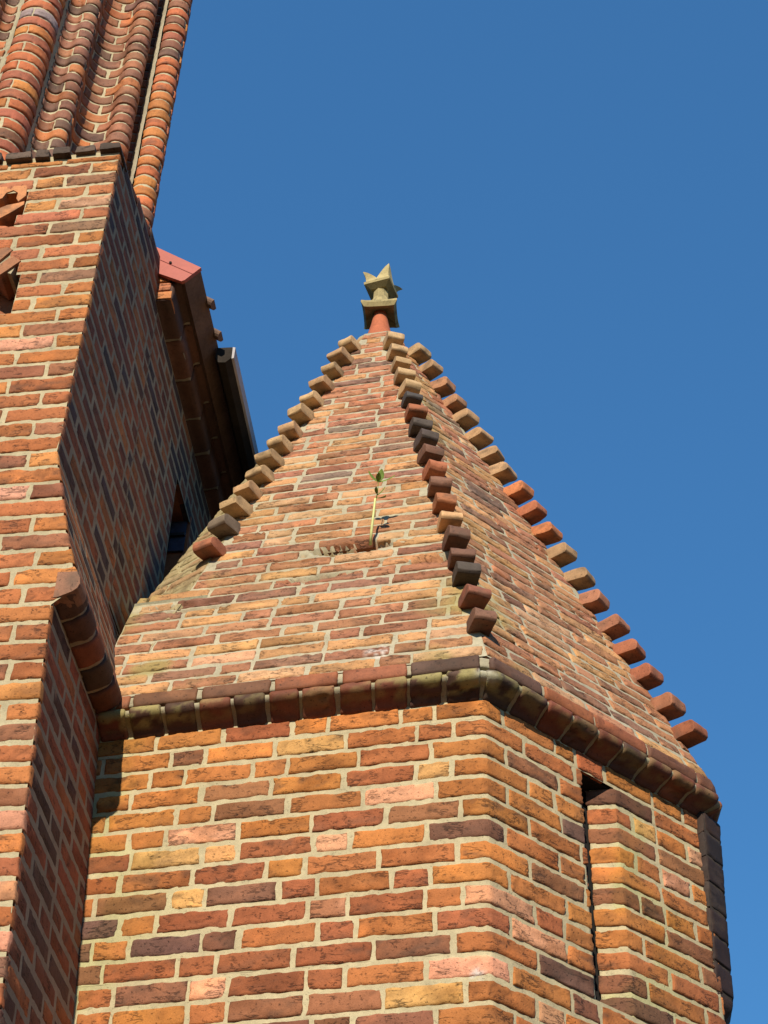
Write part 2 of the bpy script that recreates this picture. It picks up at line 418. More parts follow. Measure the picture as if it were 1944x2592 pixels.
def prism(name, poly, vec, mat, parent, smooth=False, cols=None):
    """closed polygon (3D points) swept by vec"""
    n = len(poly); v = [Vector(p) for p in poly] + [Vector(p) + Vector(vec) for p in poly]
    f = [list(range(n))[::-1], [n + i for i in range(n)]] + [[i, (i + 1) % n, n + (i + 1) % n, n + i] for i in range(n)]
    me = bpy.data.meshes.new(name); bm = bmesh.new()
    vs = [bm.verts.new(p) for p in v]
    for q in f: bm.faces.new([vs[i] for i in q])
    bmesh.ops.recalc_face_normals(bm, faces=bm.faces); bm.to_mesh(me); bm.free()
    me.materials.append(mat)
    o = bpy.data.objects.new(name, me); link(o, parent)
    if parent is not None: place(o, parent)
    return o
# near-black block whose colour stands in for the unlit room behind the slit
def P3(p): return Vector((float(p[0]), float(p[1]), float(p[2])))
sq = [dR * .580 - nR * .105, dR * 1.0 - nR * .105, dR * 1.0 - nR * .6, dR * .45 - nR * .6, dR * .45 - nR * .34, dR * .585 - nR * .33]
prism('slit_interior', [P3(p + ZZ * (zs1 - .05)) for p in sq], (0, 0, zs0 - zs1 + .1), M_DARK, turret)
# head and sill of the slit
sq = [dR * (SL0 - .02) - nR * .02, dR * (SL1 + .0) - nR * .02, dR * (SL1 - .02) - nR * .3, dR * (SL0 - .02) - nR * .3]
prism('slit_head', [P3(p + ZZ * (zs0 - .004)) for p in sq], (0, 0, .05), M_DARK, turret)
prism('slit_sill', [P3(p + ZZ * (zs1 - .05)) for p in sq], (0, 0, .052), M_TERRA, turret)

# ------------------------------------------------------------------ cornice of the turret
def arc(cx, cy, r, a0, a1, n=8):
    return [(cx + r * math.cos(R(a)), cy + r * math.sin(R(a))) for a in np.linspace(a0, a1, n)]
SEC_ROLL = [(-.03, -.008), (.004, -.004), (.018, .010), (.038, .021), (.060, .031), (.080, .038), (.092, .046)] + arc(.080, .066, .022, -45, 95, 8) + [(.04, .091), (-.01, .092)]
SEC_DRIP = [(-.01, .097), (.060, .097), (.078, .102), (.082, .125), (.078, .162), (.066, .172), (-.01, .184)]
def sweep_bricks(name, parent, path, sec, u0, u1, rng, pick, L, corners, seed, mcol=(.31, .27, .18), rough=.6, mw=-.009, paint=None, jit=.06, step=.013, mats=None, start=None):
    f = path_map(path, sec); T = f.length; bl = []; u = u0
    k = 0
    while u < u1 - .02:
        l = L * (1 + (rng.random() - .5) * jit * 2)
        if k == 0 and start: l = start
        k += 1
        e = min(u + l, u1); bl.append((u, e, u, e, .003, T - .003, pick(rng))); u = e + J * (.8 + .5 * rng.random())
    return wall(name, parent, bl, f, [(u0, u1, u0, u1, 0.002, T - .002)], seed, step=step, rough=rough, corners=corners, mw=mw, mstep=.012, mnoise=.0015, mcol=mcol, paint=paint, relief=.003, depth=.02, mats=mats or [M_SMOOTH, M_MORTAR])
def paint_cornice(c, P, u, v, mort):
    # yellow-green lichen on the top of the roll near the corner and the left end
    near = np.exp(-((u - (UC - .12)) / .22) ** 2) + .9 * np.exp(-((u - .35) / .2) ** 2) + .25
    l = sstep(.42, .62, fbm(u * 22, v * 30, u * 0 + 8, 3)) * near * sstep(.05, .1, v)
    l = np.clip(l, 0, .8)[:, None]
    c = c * (1 - l) + np.array((.30, .25, .09)) * l
    k = (np.exp(-((u - UC) / .03) ** 2) * sstep(.09, .12, v) * sstep(.3, .5, fbm(u * 60, v * 60, u * 0, 2)))[:, None] * .8
    return c * (1 - k) + np.array((.42, .40, .30)) * k
corn = sweep_bricks('cornice', turret, tpath, SEC_ROLL, .0, UEND, np.random.default_rng(5), P_MOULD, .132, UCORN, 21, paint=paint_cornice)
sweep_bricks('drip_course', turret, tpath, SEC_DRIP, .0, UEND, np.random.default_rng(6), pal((50, (.26, .085, .036)), (30, (.17, .07, .036)), (20, (.10, .055, .036))), .285, UCORN, 22, mw=-.01)

# ------------------------------------------------------------------ spire
OB, ZB = .058, .178
bis = -(dL + dR) / np.linalg.norm(dL + dR); half = math.acos(dL @ dR) / 2; TN = math.cos(half) / math.sin(half)
VF = bis * OB / math.sin(half) + ZZ * ZB
VLf = nL * OB + dL * 1.58 + ZZ * ZB
VRt = VF + dR * (SR + 2 * OB * TN)
VT = np.array((-1.555, 1.0, 1.449))
VB = VRt + dC * 1.32
def face(O, U, side):
    """plane through base line O+U and the apex: returns up-slope vector, normal, slope length to apex, apex s"""
    s = (AP - O) @ U; V = AP - O - s * U; L = np.linalg.norm(V); V = V / L
    N = np.cross(U, V); N = N if N @ side > 0 else -N
    return V, N, L, s
spire_label = None
def paint_spire(c, P, u, v, mort):
    m = sstep(.50, .70, fbm(u * 4, v * 4, u * 0 + 12, 4))
    wL = sstep(-1.0, -1.55, P[:, 0]) + .5 * sstep(-.9, -1.5, P[:, 0]) * 0
    edge = np.exp(-((P[:, 0] + .05 - .05 * P[:, 2]) / .16) ** 2) * sstep(1.3, .4, P[:, 2])
    xe = .01 - .497 * (P[:, 2] - .178) / 4.74
    strip = sstep(.30, .05, P[:, 0] - xe) * sstep(-.005, .01, P[:, 0] - xe) * sstep(2.0, 2.8, P[:, 2]) * sstep(4.2, 3.6, P[:, 2])
    g = np.clip(m * (.10 + .75 * wL + 1.0 * edge) + .55 * strip * sstep(.35, .6, fbm(u * 12, v * 12, u * 0 + 2, 3)), 0, .75)[:, None]
    c = c * (1 - g) + np.array((.27, .22, .075)) * g
    d = np.hypot((P[:, 0] + .43) * 1.0, (P[:, 2] - .30) * .9) + .05 * (fbm(P[:, 0] * 25, P[:, 2] * 25, u * 0, 3) - .5)
    wsp = (sstep(.075, .02, d) * sstep(.40, .62, fbm(P[:, 0] * 60, P[:, 2] * 60, u * 0 + 9, 3)))[:, None] * .8
    return c * (1 - wsp) + np.array((.58, .52, .46)) * wsp
def spire_face(name, parent, O, U, side, sl0, sr0, seed, pick_lo, pick_hi, vmax=.907, low=None, step=.016, mcol=(.34, .30, .205), rough=1.0, paint=paint_spire, gaps=(), cav=()):
    """rows run along U; the left edge starts at s=sl0 and the right edge at s=sr0 (sl0<sr0) and both meet at the apex"""
    V, N, L, sa = face(O, U, side); rng = np.random.default_rng(seed); bl = []
    flip = np.cross(U, V) @ N < 0
    f0 = plane_map(O, U, V, N); n = int(L * vmax / .0985)
    e0 = lambda v: sl0 + (sa - sl0) * v / L; e1 = lambda v: sr0 + (sa - sr0) * v / L
    if low: e1_ = e1; e1 = lambda v: low[1] if v < low[0] else e1_(v)
    for r in range(n):
        v0 = .012 + r * .0985; v1 = v0 + .0985 - .0225
        a0, b0, a1, b1 = e0(v0), e1(v0), e0(v1), e1(v1)
        if low and v0 < low[0] < v1: b1 = b0
        am, bm_ = max(a0, a1), min(b0, b1)
        if bm_ - am < .05: continue
        items = run(rng, am - rng.random() * .16, bm_, pH=.30, L=.29)
        for k, (a, b) in enumerate(items):
            if b < am + .02: continue
            if any(abs((a + b) / 2 - gs) < gw and abs(v0 + .04 - gv) < .05 for gs, gv, gw in gaps): continue
            qa0, qa1 = (a0 + .004, a1 + .004) if a < am or k == 0 else (a, a)
            qb0, qb1 = (b0 - .004, b1 - .004) if k == len(items) - 1 else (b, b)
            if rng.random() < .30 and (k == 0 or k == len(items) - 1) and b - a > .1:
                if k == 0: qa0 = qa1 = am + .05 * rng.random() + .01
                else: qb0 = qb1 = bm_ - .05 * rng.random() - .01
            if (qb0 - qa0 + qb1 - qa1) < .07: continue
            t = v0 / (L * vmax); pk = pick_hi if rng.random() < sstep(.25, .7, np.array(t)) else pick_lo
            bl.append((qa0, qb0, qa1, qb1, v0, v1, pk(rng)))
    vm = L * vmax
    if low: pt = [(e0(0), low[1], e0(low[0]), low[1], 0, low[0]), (e0(low[0]), e1_(low[0]), e0(vm), e1_(vm), low[0], vm)]
    else: pt = [(e0(0), e1(0), e0(vm), e1(vm), 0, vm)]
    return wall(name, parent, bl, f0, pt, seed, step=step, mcol=mcol, paint=paint, rough=rough, mw=-.0045, mnoise=.003, relief=.006, cav=cav, mstep=.016 if cav else .022)
# left front face (widened below to meet the buttress); the sapling's hole and a broken brick are left open
VA, NA, LA, SA = face(VLf, -dL, nL)
A_SL = 1.58 + OB * TN
spire = spire_face('spire', turret, VF, dL, nL, 0.0, A_SL, 31, P_SPIRE, P_SPIRE_TOP, low=(.90, 1.74), gaps=((.70, 1.25, .13), (.27, 1.01, .12)),
                   cav=((.72, 1.25, .25, .055), (.22, 1.01, .20, .055), (1.50, .83, .20, .022), (1.42, .77, .14, .012), (.86, .955, .20, .024), (.60, 1.05, .16, .012), (.98, 1.15, .10, .012), (.33, 1.36, .10, .01)))
spire['label'] = 'tall tapering brick spire with rows of brick crockets on its edges'
sf1 = spire_face('spire', turret, VF, dR, nR, 0.0, SR + 2 * OB * TN, 32, P_SPIRE, P_SPIRE_TOP, step=.02, rough=1.2)
sf2 = spire_face('spire', turret, VRt, dC, nC, 0.0, 1.32, 33, P_SPIRE, P_SPIRE_TOP, step=.05)
merge([spire, sf1, sf2])
# mossy third face between the left edge and the church wall
Nt = np.cross(VLf - AP, VT - AP); Nt /= np.linalg.norm(Nt)
if Nt @ np.array((-1, -.4, .2)) < 0: Nt = -Nt
Ut = np.cross(ZZ, Nt); Ut /= np.linalg.norm(Ut)
if Ut[1] < 0: Ut = -Ut
def paint_moss(c, P, u, v, mort):
    m = (.35 + .65 * sstep(.35, .6, fbm(u * 9, v * 9, u * 0 + 4, 3)))[:, None] * .75
    return c * (1 - m) + np.array((.33, .27, .14)) * m
Vt = np.cross(Nt, Ut); Vt = Vt if Vt[2] > 0 else -Vt
Oz = VLf; Lt = (AP - Oz) @ Vt; sat = (AP - Oz) @ Ut
tv = (VT - Oz) @ Vt; ts = (VT - Oz) @ Ut
sfar = sat + (ts - sat) * (Lt / (Lt - tv))
spire_face('mossy_face', spire, Oz, Ut, Nt, 0.0, sfar, 34, P_MOSS, P_MOSS, step=.02, mcol=(.30, .26, .15), rough=1.6, paint=paint_moss)
# flat shelf behind the widened foot of the spire
zl = ZB + .90 * VA[2] + .012
pA = VF + dL * 1.38 + VA * .90; pB = VF + dL * 1.74 + VA * .90
poly = [pA, pB, pB + np.array((.05, .9, 0)), pA + np.array((.25, .9, 0))]
prism('shelf', [P3((p[0], p[1], zl - .09)) for p in poly], (0, 0, .085), mat_plain('mossy_mortar', (.22, .20, .13), .95, .3, 20, .5), spire)

# ------------------------------------------------------------------ rounded, chipped loose bricks (crockets, copings)
def lump(name, prof, depth, frame, mat, parent, col, rng, seg=4, bev=.005, amp=.0055):
    """prof: outline in (x,z) of frame; extruded along frame y by depth, centred; bevelled, divided and worn"""
    bm = bmesh.new(); n = len(prof)
    rows = []
    for k in range(seg + 1):
        y = -depth / 2 + depth * k / seg
        rows.append([bm.verts.new((p[0], y, p[1])) for p in prof])
    for k in range(seg):
        for i in range(n):
            bm.faces.new((rows[k][i], rows[k][(i + 1) % n], rows[k + 1][(i + 1) % n], rows[k + 1][i]))
    bm.faces.new(rows[0][::-1]); bm.faces.new(rows[-1])
    bmesh.ops.recalc_face_normals(bm, faces=bm.faces)
    sharp = [e for e in bm.edges if len(e.link_faces) == 2 and e.calc_face_angle() > .45]
    bmesh.ops.bevel(bm, geom=sharp, offset=bev, segments=2, affect='EDGES', profile=.6)
    bmesh.ops.triangulate(bm, faces=[f for f in bm.faces if len(f.verts) > 4])
    bmesh.ops.subdivide_edges(bm, edges=[e for e in bm.edges if e.calc_length() > .03], cuts=2, use_grid_fill=True)
    co = np.array([v.co[:] for v in bm.verts]); s = rng.random() * 60
    d = [(fbm(co[:, 0] * 22 + s, co[:, 1] * 22 + 7 * k, co[:, 2] * 22 - s, 3) - .5) * 2 * amp for k in range(3)]
    co = co + np.stack(d, 1)
    m = np.array(frame.to_3x3()); W = co @ m.T + np.array(frame.translation)
    g = fbm(co[:, 0] * 14 + s, co[:, 1] * 14, co[:, 2] * 14 + s, 3)
    c = np.array(col) * (.75 + .5 * g)[:, None]
    k = sstep(.55, .7, fbm(co[:, 0] * 20 - s, co[:, 1] * 20, co[:, 2] * 20, 3))[:, None] * .5
    c = c * (1 - k) + np.array((.06, .045, .03)) * k
    for v, p in zip(bm.verts, W): v.co = p
    me = bpy.data.meshes.new(name); bm.to_mesh(me); bm.free()
    me.materials.append(mat)
    me.polygons.foreach_set("use_smooth", np.ones(len(me.polygons), dtype=bool))
    me.set_sharp_from_angle(angle=R(38))
    a = me.color_attributes.new("Col", 'FLOAT_COLOR', 'POINT')
    cc = np.ones((len(me.vertices), 4), dtype=np.float32); cc[:, :3] = c; a.data.foreach_set("color", cc.ravel())
    o = bpy.data.objects.new(name, me); link(o, parent)
    if parent is not None: place(o, parent)
    return o
BUFF, TAN, REDB, DKB, BLK, ORNG = (.46, .30, .15), (.40, .24, .12), (.33, .11, .05), (.16, .075, .045), (.075, .055, .042), (.46, .16, .06)
CF = ([(0.0418, DKB), (.087, (.20, .07, .04)), (.1331, BLK), (.1676, DKB), (.2089, DKB), (.2523, (.52, .30, .14)), (.2956, (.30, .11, .045)), (.3362, DKB),
       (.3812, REDB), (.4271, DKB), (.4654, (.085, .06, .05)), (.5112, BLK), (.5591, (.35, .12, .05)), (.6029, (.07, .06, .055)), (.6387, BUFF), (.686, BUFF), (.7336, BUFF), (.7796, BUFF), (.8275, BUFF)], VF, 'F')
CLf = ([(.2598, (.34, .12, .06)), (.3093, (.15, .11, .075)), (.3515, BUFF), (.3909, TAN), (.4342, BUFF), (.4733, BUFF), (.5125, BUFF), (.5532, TAN), (.6038, BUFF), (.6495, BUFF), (.6971, TAN), (.7451, BUFF), (.7902, TAN), (.837, BUFF)], VLf, 'L')
CR = ([(.0533, REDB), (.0953, (.30, .12, .06)), (.1428, (.36, .12, .06)), (.1849, REDB), (.2247, (.29, .12, .065)), (.272, (.36, .15, .08)), (.3152, TAN), (.3602, TAN), (.4052, ORNG), (.4471, REDB), (.4895, ORNG), (.5366, TAN), (.5768, TAN), (.6195, TAN), (.6661, TAN), (.7058, (.40, .2, .1)), (.7519, (.42, .2, .1)), (.7996, TAN), (.8464, BUFF)], VRt, 'R')
rng = np.random.default_rng(77)
for lst, V0, tag_ in (CF, CLf, CR):
    outw = np.array((V0[0] - AP[0], V0[1] - AP[1], 0)); outw /= np.linalg.norm(outw)
    for t, col in lst:
        p = V0 + (AP - V0) * t
        x = Vector(outw); tilt = R(-9 + rng.random() * 9); x = (x * math.cos(tilt) + Vector((0, 0, 1)) * math.sin(tilt)).normalized()
        y = Vector((0, 0, 1)).cross(Vector(outw)).normalized()
        yaw = R((rng.random() - .5) * 14)
        x = (Matrix.Rotation(yaw, 3, 'Z') @ x).normalized(); y = (Matrix.Rotation(yaw, 3, 'Z') @ y).normalized()
        z = x.cross(y).normalized()
        fr = Matrix((x, y, z)).transposed().to_4x4(); fr.translation = Vector(p) - x * .04
        l = .124 + rng.random() * .022; h = .068 + rng.random() * .014
        kind = rng.random()
        if tag_ == 'R' or kind < .5:
            r = .030 + rng.random() * .024
            prof = [(0, 0), (l - .012, 0), (l, .012)] + [(l - r + r * math.cos(a), h - r + r * math.sin(a)) for a in np.linspace(.15, 1.5, 5)] + [(0, h)]
        elif kind < .78:
            prof = [(0, 0), (l, 0), (l + .006, h * .5), (l - .03, h), (0, h)]
        else:
            r = h * .5
            prof = [(0, 0)] + [(l - r + r * math.cos(a), r + r * math.sin(a)) for a in np.linspace(-1.4, 1.4, 7)] + [(0, h)]
        cvar = np.array(col) * (.85 + .3 * rng.random())
        lump('crocket', prof, .096 + rng.random() * .018, fr, M_SMOOTH, spire, cvar, rng)

# ------------------------------------------------------------------ finial
def lathe(name, rings, seg, cx, cy, mat, parent, cols=None, phase=0.0, sq=None, smooth=True):
    """rings: (radius, z); sq: optional function(angle)->radius factor per ring"""
    v = []; f = []
    for k, (r, z) in enumerate(rings):
        for i in range(seg):
            a = phase + 2 * math.pi * i / seg
            rr = r * (sq(a, k) if sq else 1.0)
            v.append((cx + rr * math.cos(a), cy + rr * math.sin(a), z))
    n = len(rings)
    for k in range(n - 1):
        for i in range(seg):
            j = (i + 1) % seg
            f.append((k * seg + i, k * seg + j, (k + 1) * seg + j, (k + 1) * seg + i))
    f.append(tuple(range(seg))[::-1]); f.append(tuple((n - 1) * seg + i for i in range(seg)))
    va = np.array(v)
    if cols is not None:
        g = fbm(va[:, 0] * 18, va[:, 1] * 18, va[:, 2] * 18, 3)
        c = np.array(cols) * (.6 + .8 * g)[:, None]
        k = sstep(.52, .66, fbm(va[:, 0] * 30, va[:, 1] * 30, va[:, 2] * 30 + 5, 3))[:, None] * .6
        cols = c * (1 - k) + np.array((.10, .085, .045)) * k
    o = mesh(name, va, f, [mat], parent, cols, smooth=smooth)
    if smooth: o.data.set_sharp_from_angle(angle=R(35))
    return o
ax, ay = AP[0], AP[1]
STN = (.33, .265, .125)
lathe('spire_cap', [(.155, 4.36), (.140, 4.43), (.130, 4.475), (.09, 4.485)], 14, ax, ay, M_SMOOTH, spire, (.36, .16, .08))
fin = lathe('finial', [(.136, 4.42), (.126, 4.475), (.094, 4.60), (.064, 4.74), (.046, 4.86), (.040, 4.94)], 24, ax, ay, M_TERRA, turret)
fin['label'] = 'stone and terracotta finial with a crown of four pointed leaves'
ph = R(174 - 45)
def star(p):                                             # square outline with hollowed sides
    return lambda a, k: 1.0 / (1 + p[k] * abs(math.sin(2 * (a - ph))) ** .75)
pr = [.0, .50, .55, .55, .42, .15, .05]
lathe('collar', [(.040, 4.875), (.150, 4.845), (.180, 4.875), (.176, 4.895), (.112, 4.925), (.074, 4.975), (.058, 5.02)], 64, ax, ay, M_STONE, fin, STN, 0, star(pr))
lathe('shaft', [(.062, 4.96), (.056, 5.02), (.052, 5.12)], 8, ax, ay, M_STONE, fin, STN, R(22.5), smooth=False)
ph2 = R(160 - 45)
lathe('abacus', [(.075, 5.10), (.132, 5.125), (.134, 5.148), (.122, 5.15)], 4, ax, ay, M_STONE, fin, STN, ph2, smooth=False)
def horn(dirang, h, outw_):
    d = Vector((math.cos(dirang), math.sin(dirang), 0)); s = Vector((-d.y, d.x, 0)); c = Vector((ax, ay, 5.147)); Zv = Vector((0, 0, 1))
    v = []; f = []
    n = 7
    for k in range(n):
        t = k / (n - 1); ctr = c + d * (.064 + outw_ * t ** 1.8) + Zv * h * t; wd = .070 * (1 - t) ** .75 + .003; dp = .054 * (1 - t) ** .8 + .004
        v += [ctr + d * dp, ctr + s * wd, ctr - d * dp, ctr - s * wd]
    for k in range(n - 1):
        for i in range(4):
            j = (i + 1) % 4; f.append((4 * k + i, 4 * k + j, 4 * k + 4 + j, 4 * k + 4 + i))
    f += [(3, 2, 1, 0), (4 * n - 4, 4 * n - 3, 4 * n - 2, 4 * n - 1)]
    va = np.array([p[:] for p in v]); c = np.array(STN) * (1.0 + .5 * fbm(va[:, 0] * 25, va[:, 1] * 25, va[:, 2] * 25, 2))[:, None]
    mesh('leaf', va, f, [M_STONE], fin, c, smooth=False)
for k, (h, ow) in enumerate(((.11, .075), (.15, .055), (.09, .10), (.10, .07))): horn(ph2 + math.pi / 2 * (k + 1) , h, ow)

# ------------------------------------------------------------------ hanging rib on the far side of the turret
P_BLACK = pal((3, (.035, .018, .013)), (2, (.025, .015, .012)))  # near-black palette puts the rib's shade into its brick colour
rp = Path([(c1 + dC * .004 - nC * .055)[:2], (c1 + dC * .09 + nC * .02)[:2], (c1 + dC * .20 + nC * .03)[:2]])
SEC_RIB = [(-.03, -.93), (.0, -.925), (.03, -.89), (.042, -.84), (.05, -.60), (.065, -.3), (.08, .0), (.05, .02)]
fR = path_map(rp, SEC_RIB); T = fR.length; bl = []; v = .003; rng = np.random.default_rng(8)
while v < T - .02:
    e = min(v + .118, T - .003); bl.append((.0, .22, .0, .22, v, e, P_BLACK(rng))); v = e + .007
wall('rib', turret, bl, fR, [(0, .22, 0, .22, .002, T - .002)], 41, rough=.35, relief=.001, mw=-.004, mats=[M_SMOOTH, M_MORTAR], depth=.06, mcol=(.05, .035, .025))
prism('rib_core', [P3(c1 + dC * .08 + nC * o + ZZ * z) for o, z in ((.0, -.91), (.02, -.905), (.048, -.87), (.06, -.6), (.075, -.3), (.085, .02), (.0, .02))], P3(dC * .11), M_DARK, turret)

# ------------------------------------------------------------------ buttress
us = np.array((.12186934, .99254615, 0)); uf = np.array((-.99026807, .1391731, 0)); ns = np.array((us[1], -us[0], 0)); nf = np.array((-.1391731, -.99026807, 0))
X0 = np.array((-1.612, .364, 0)); K0 = X0 - .86 * us; U0 = X0 + uf * .105
butt = thing('buttress', 'stepped orange brick buttress with a moulded string course and dark coping', 'buttress', (float(K0[0]) - .5, float(K0[1]) + .4, -6.0))
# outline of its right side: offset (+ = outward) against height
SIDE = [(.145, -2.6), (0.0, 0.0), (0.0, .060), (.022, .066), (.050, .076), (.074, .088), (.090, .104), (.100, .130), (.098, .160), (.086, .190),
        (.062, .236), (.028, .342), (-.003, .453), (-.044, .637), (-.085, .803), (-.106, .881), (-.106, 3.75)]
so_ = np.array(SIDE)
def off_at(z): return np.interp(z, so_[:, 1], so_[:, 0])
fp = Path([(K0 + uf * 1.7)[:2], (K0 - uf * .5)[:2]]); FU = 1.7               # u = FU - l
def holes(z):                                          # openings in the front, as l-intervals
    h = []
    if 2.50 < z < 2.86: h.append((.545 + (.03 if z < 2.6 else 0), 1.05))
    if 2.26 <= z < 2.44: h.append((.53 + (z - 2.26) * .8, 1.0))
    if 1.88 < z < 2.26: h.append((.475 + max(0, (z - 2.15)) * .5, 1.0))
    return h
rng = np.random.default_rng(14); bl = []; pt = []
zz = -2.55; row = 0
while zz < 3.06:
    v0, v1 = zz + J, zz + .0957
    if v1 > 3.055: v1 = 3.055
    zm = (v0 + v1) / 2; r0, r1 = FU + off_at(v0), FU + off_at(v1)
    pk = P_FTOP if zm > 2.0 and rng.random() < .75 else (P_FRONT if zm > -.6 or rng.random() < .3 else P_LOW)
    hl = holes(zm); segs = []
    if hl: segs = [(0, FU - hl[0][1]), (FU - hl[0][0], None)]
    else: segs = [(0.0, None)]
    for s0, s1 in segs:
        if s1 is None:
            re = min(r0, r1); last = .125 if row % 2 else .275
            last *= 1 + (rng.random() - .5) * .15
            its = [(re - b_, re - a_) for a_, b_ in run(rng, 0, re - s0, last)][::-1]
            for k, (a, b) in enumerate(its):
                e0, e1 = (r0, r1) if k == len(its) - 1 else (b, b)
                bl.append((a, e0, a, e1, v0, v1, pk(rng)))
        else:
            for a, b in run(rng, s0, s1): bl.append((a, b, a, b, v0, v1, pk(rng)))
        pt.append((s0, (r0 if s1 is None else s1) - .004, s0, (r1 if s1 is None else s1) - .004, zz, zz + .0957))
    zz += .0957; row += 1
bw1 = wall('wall', butt, bl, path_map(fp), pt, 51, step=.017, mcol=(.38, .32, .195))
# dark back of the two openings and their moulded nibs
def inset(name, l0, l1, z0, z1, d, mat, thick=.03):
    a = K0 + uf * l0 - nf * d; b = K0 + uf * l1 - nf * d
    return prism(name, [P3(a + ZZ * z0), P3(b + ZZ * z0), P3(b + ZZ * z1), P3(a + ZZ * z1)], P3(-nf * thick), mat, butt)
M_BRPL = mat_plain('plain_red_brick', (.30, .10, .04), .85, .3, 12, .4)
inset('niche_back', .40, 1.1, 1.8, 2.95, .17, M_BRPL)
fr = lambda l, z, d=0.0: Matrix.Translation(P3(K0 + uf * l + nf * d + ZZ * z)) @ Matrix((P3(uf), P3(nf), Vector((0, 0, 1)))).transposed().to_4x4()
rng = np.random.default_rng(4)
def facebrick(name, poly, d0, col, dep=.16, parent=butt, mat=M_SMOOTH):
    """moulded brick whose outline is drawn on the front face in (l, z)"""
    cx = sum(p[0] for p in poly) / len(poly); cz = sum(p[1] for p in poly) / len(poly)
    return lump(name, [(p[0] - cx, p[1] - cz) for p in poly], dep, fr(cx, cz, d0 - dep / 2), mat, parent, col, rng, seg=3, bev=.003, amp=.002)
FB = (.47, .19, .07)
facebrick('arch_nib', [(.80, 2.87), (.56, 2.86), (.552, 2.77), (.585, 2.725), (.60, 2.755), (.598, 2.80), (.625, 2.825), (.66, 2.81), (.672, 2.77), (.70, 2.75), (.80, 2.76)][::-1], .002, FB)
facebrick('arch_nib', [(.592, 2.722), (.556, 2.735), (.553, 2.705), (.60, 2.66), (.67, 2.60), (.80, 2.56), (.80, 2.64), (.70, 2.68), (.64, 2.715)], -.004, FB)
facebrick('arch_nib', [(.80, 2.56), (.62, 2.535), (.56, 2.50), (.80, 2.49)], 0, (.40, .13, .05))
facebrick('mortar_bed', [(.53, 2.16), (.505, 2.25), (.545, 2.34), (.66, 2.46), (1.0, 2.46), (1.0, 2.24), (.62, 2.21)][::-1], -.010, (.38, .32, .2), mat=M_MORTAR)
for (l0, z0, l1, z1, t) in ((.515, 2.262, .60, 2.165, .066), (.572, 2.352, .665, 2.215, .066), (.665, 2.41, .725, 2.265, .066), (.76, 2.44, .79, 2.30, .066)):
    dx, dz = l1 - l0, z1 - z0; q = math.hypot(dx, dz); nx, nz = -dz / q * t / 2, dx / q * t / 2
    facebrick('voussoir', [(l0 + nx, z0 + nz), (l1 + nx, z1 + nz), (l1 - nx, z1 - nz), (l0 - nx, z0 - nz)], .003, (.30, .12, .05))
# the shaded side: lower wall, string course, weathering, upper wall
sp = Path([K0[:2], (K0 + us * 6)[:2]])
rng = np.random.default_rng(15)
def side_rows(z0, z1, d1, seed, name, step=.03, pick=P_SIDE, dstart=lambda z: 0.0, parent=butt, mcol=(.28, .225, .145), hole=None):
    f = path_map(sp, SIDE); cum = f.cum
    vz = lambda z: np.interp(z, so_[:, 1], cum)
    va, vb = vz(z0), vz(z1); n = max(1, int(round((vb - va) / .0957))); bl = []; pt = []
    for r in range(n):
        v0 = va + (vb - va) * r / n; v1 = va + (vb - va) * (r + 1) / n; z = z0 + (z1 - z0) * (r + .5) / n
        s = dstart(z) + .012; segs = [(s, d1)]
        if hole and hole[2] < z < hole[3]: segs = [(s, hole[0]), (hole[1], d1)]
        for a, b in segs:
            for i, (p, q) in enumerate(run(rng, a, b, .134 if r % 2 else .283)): bl.append((p, q, p, q, v0 + J * .5, v1 - J * .5, pick(rng)))
            pt.append((a, b, a, b, v0, v1))
    return wall(name, parent, bl, f, pt, seed, step=step, mcol=mcol, mstep=.04, mw=-.0006, mnoise=.0006, rough=.14, relief=.0007)
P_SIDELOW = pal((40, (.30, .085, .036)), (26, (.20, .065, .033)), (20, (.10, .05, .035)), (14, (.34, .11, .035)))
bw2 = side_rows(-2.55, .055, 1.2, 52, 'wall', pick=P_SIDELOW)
f = path_map(sp, SIDE); cum = f.cum
bl = []; u = 0.0
while u < 1.3:
    bl.append((u, u + .136, u, u + .136, cum[2] + .002, cum[9] - .002, P_MOULD(rng))); u += .136 + .020
wall('string_course', butt, bl, f, [(0, 1.3, 0, 1.3, cum[2], cum[9])], 53, mats=[M_SMOOTH, M_MORTAR], mcol=(.27, .22, .15), mw=-.0095, mstep=.015, mnoise=.0015, rough=.5)
side_rows(.20, .885, 1.6, 54, 'weathering', step=.025)
bw3 = side_rows(.885, 3.32, 1.0, 55, 'wall', step=.028, dstart=lambda z: max(0.0, (z - 3.05) / .333))
merge([bw1, bw2, bw3])
facebrick('string_course', [(.0, .064), (-.02, .066), (-.05, .077), (-.074, .089), (-.092, .106), (-.101, .130), (-.098, .160), (-.080, .196), (.0, .196)][::-1], .004, (.24, .11, .06), dep=.10)
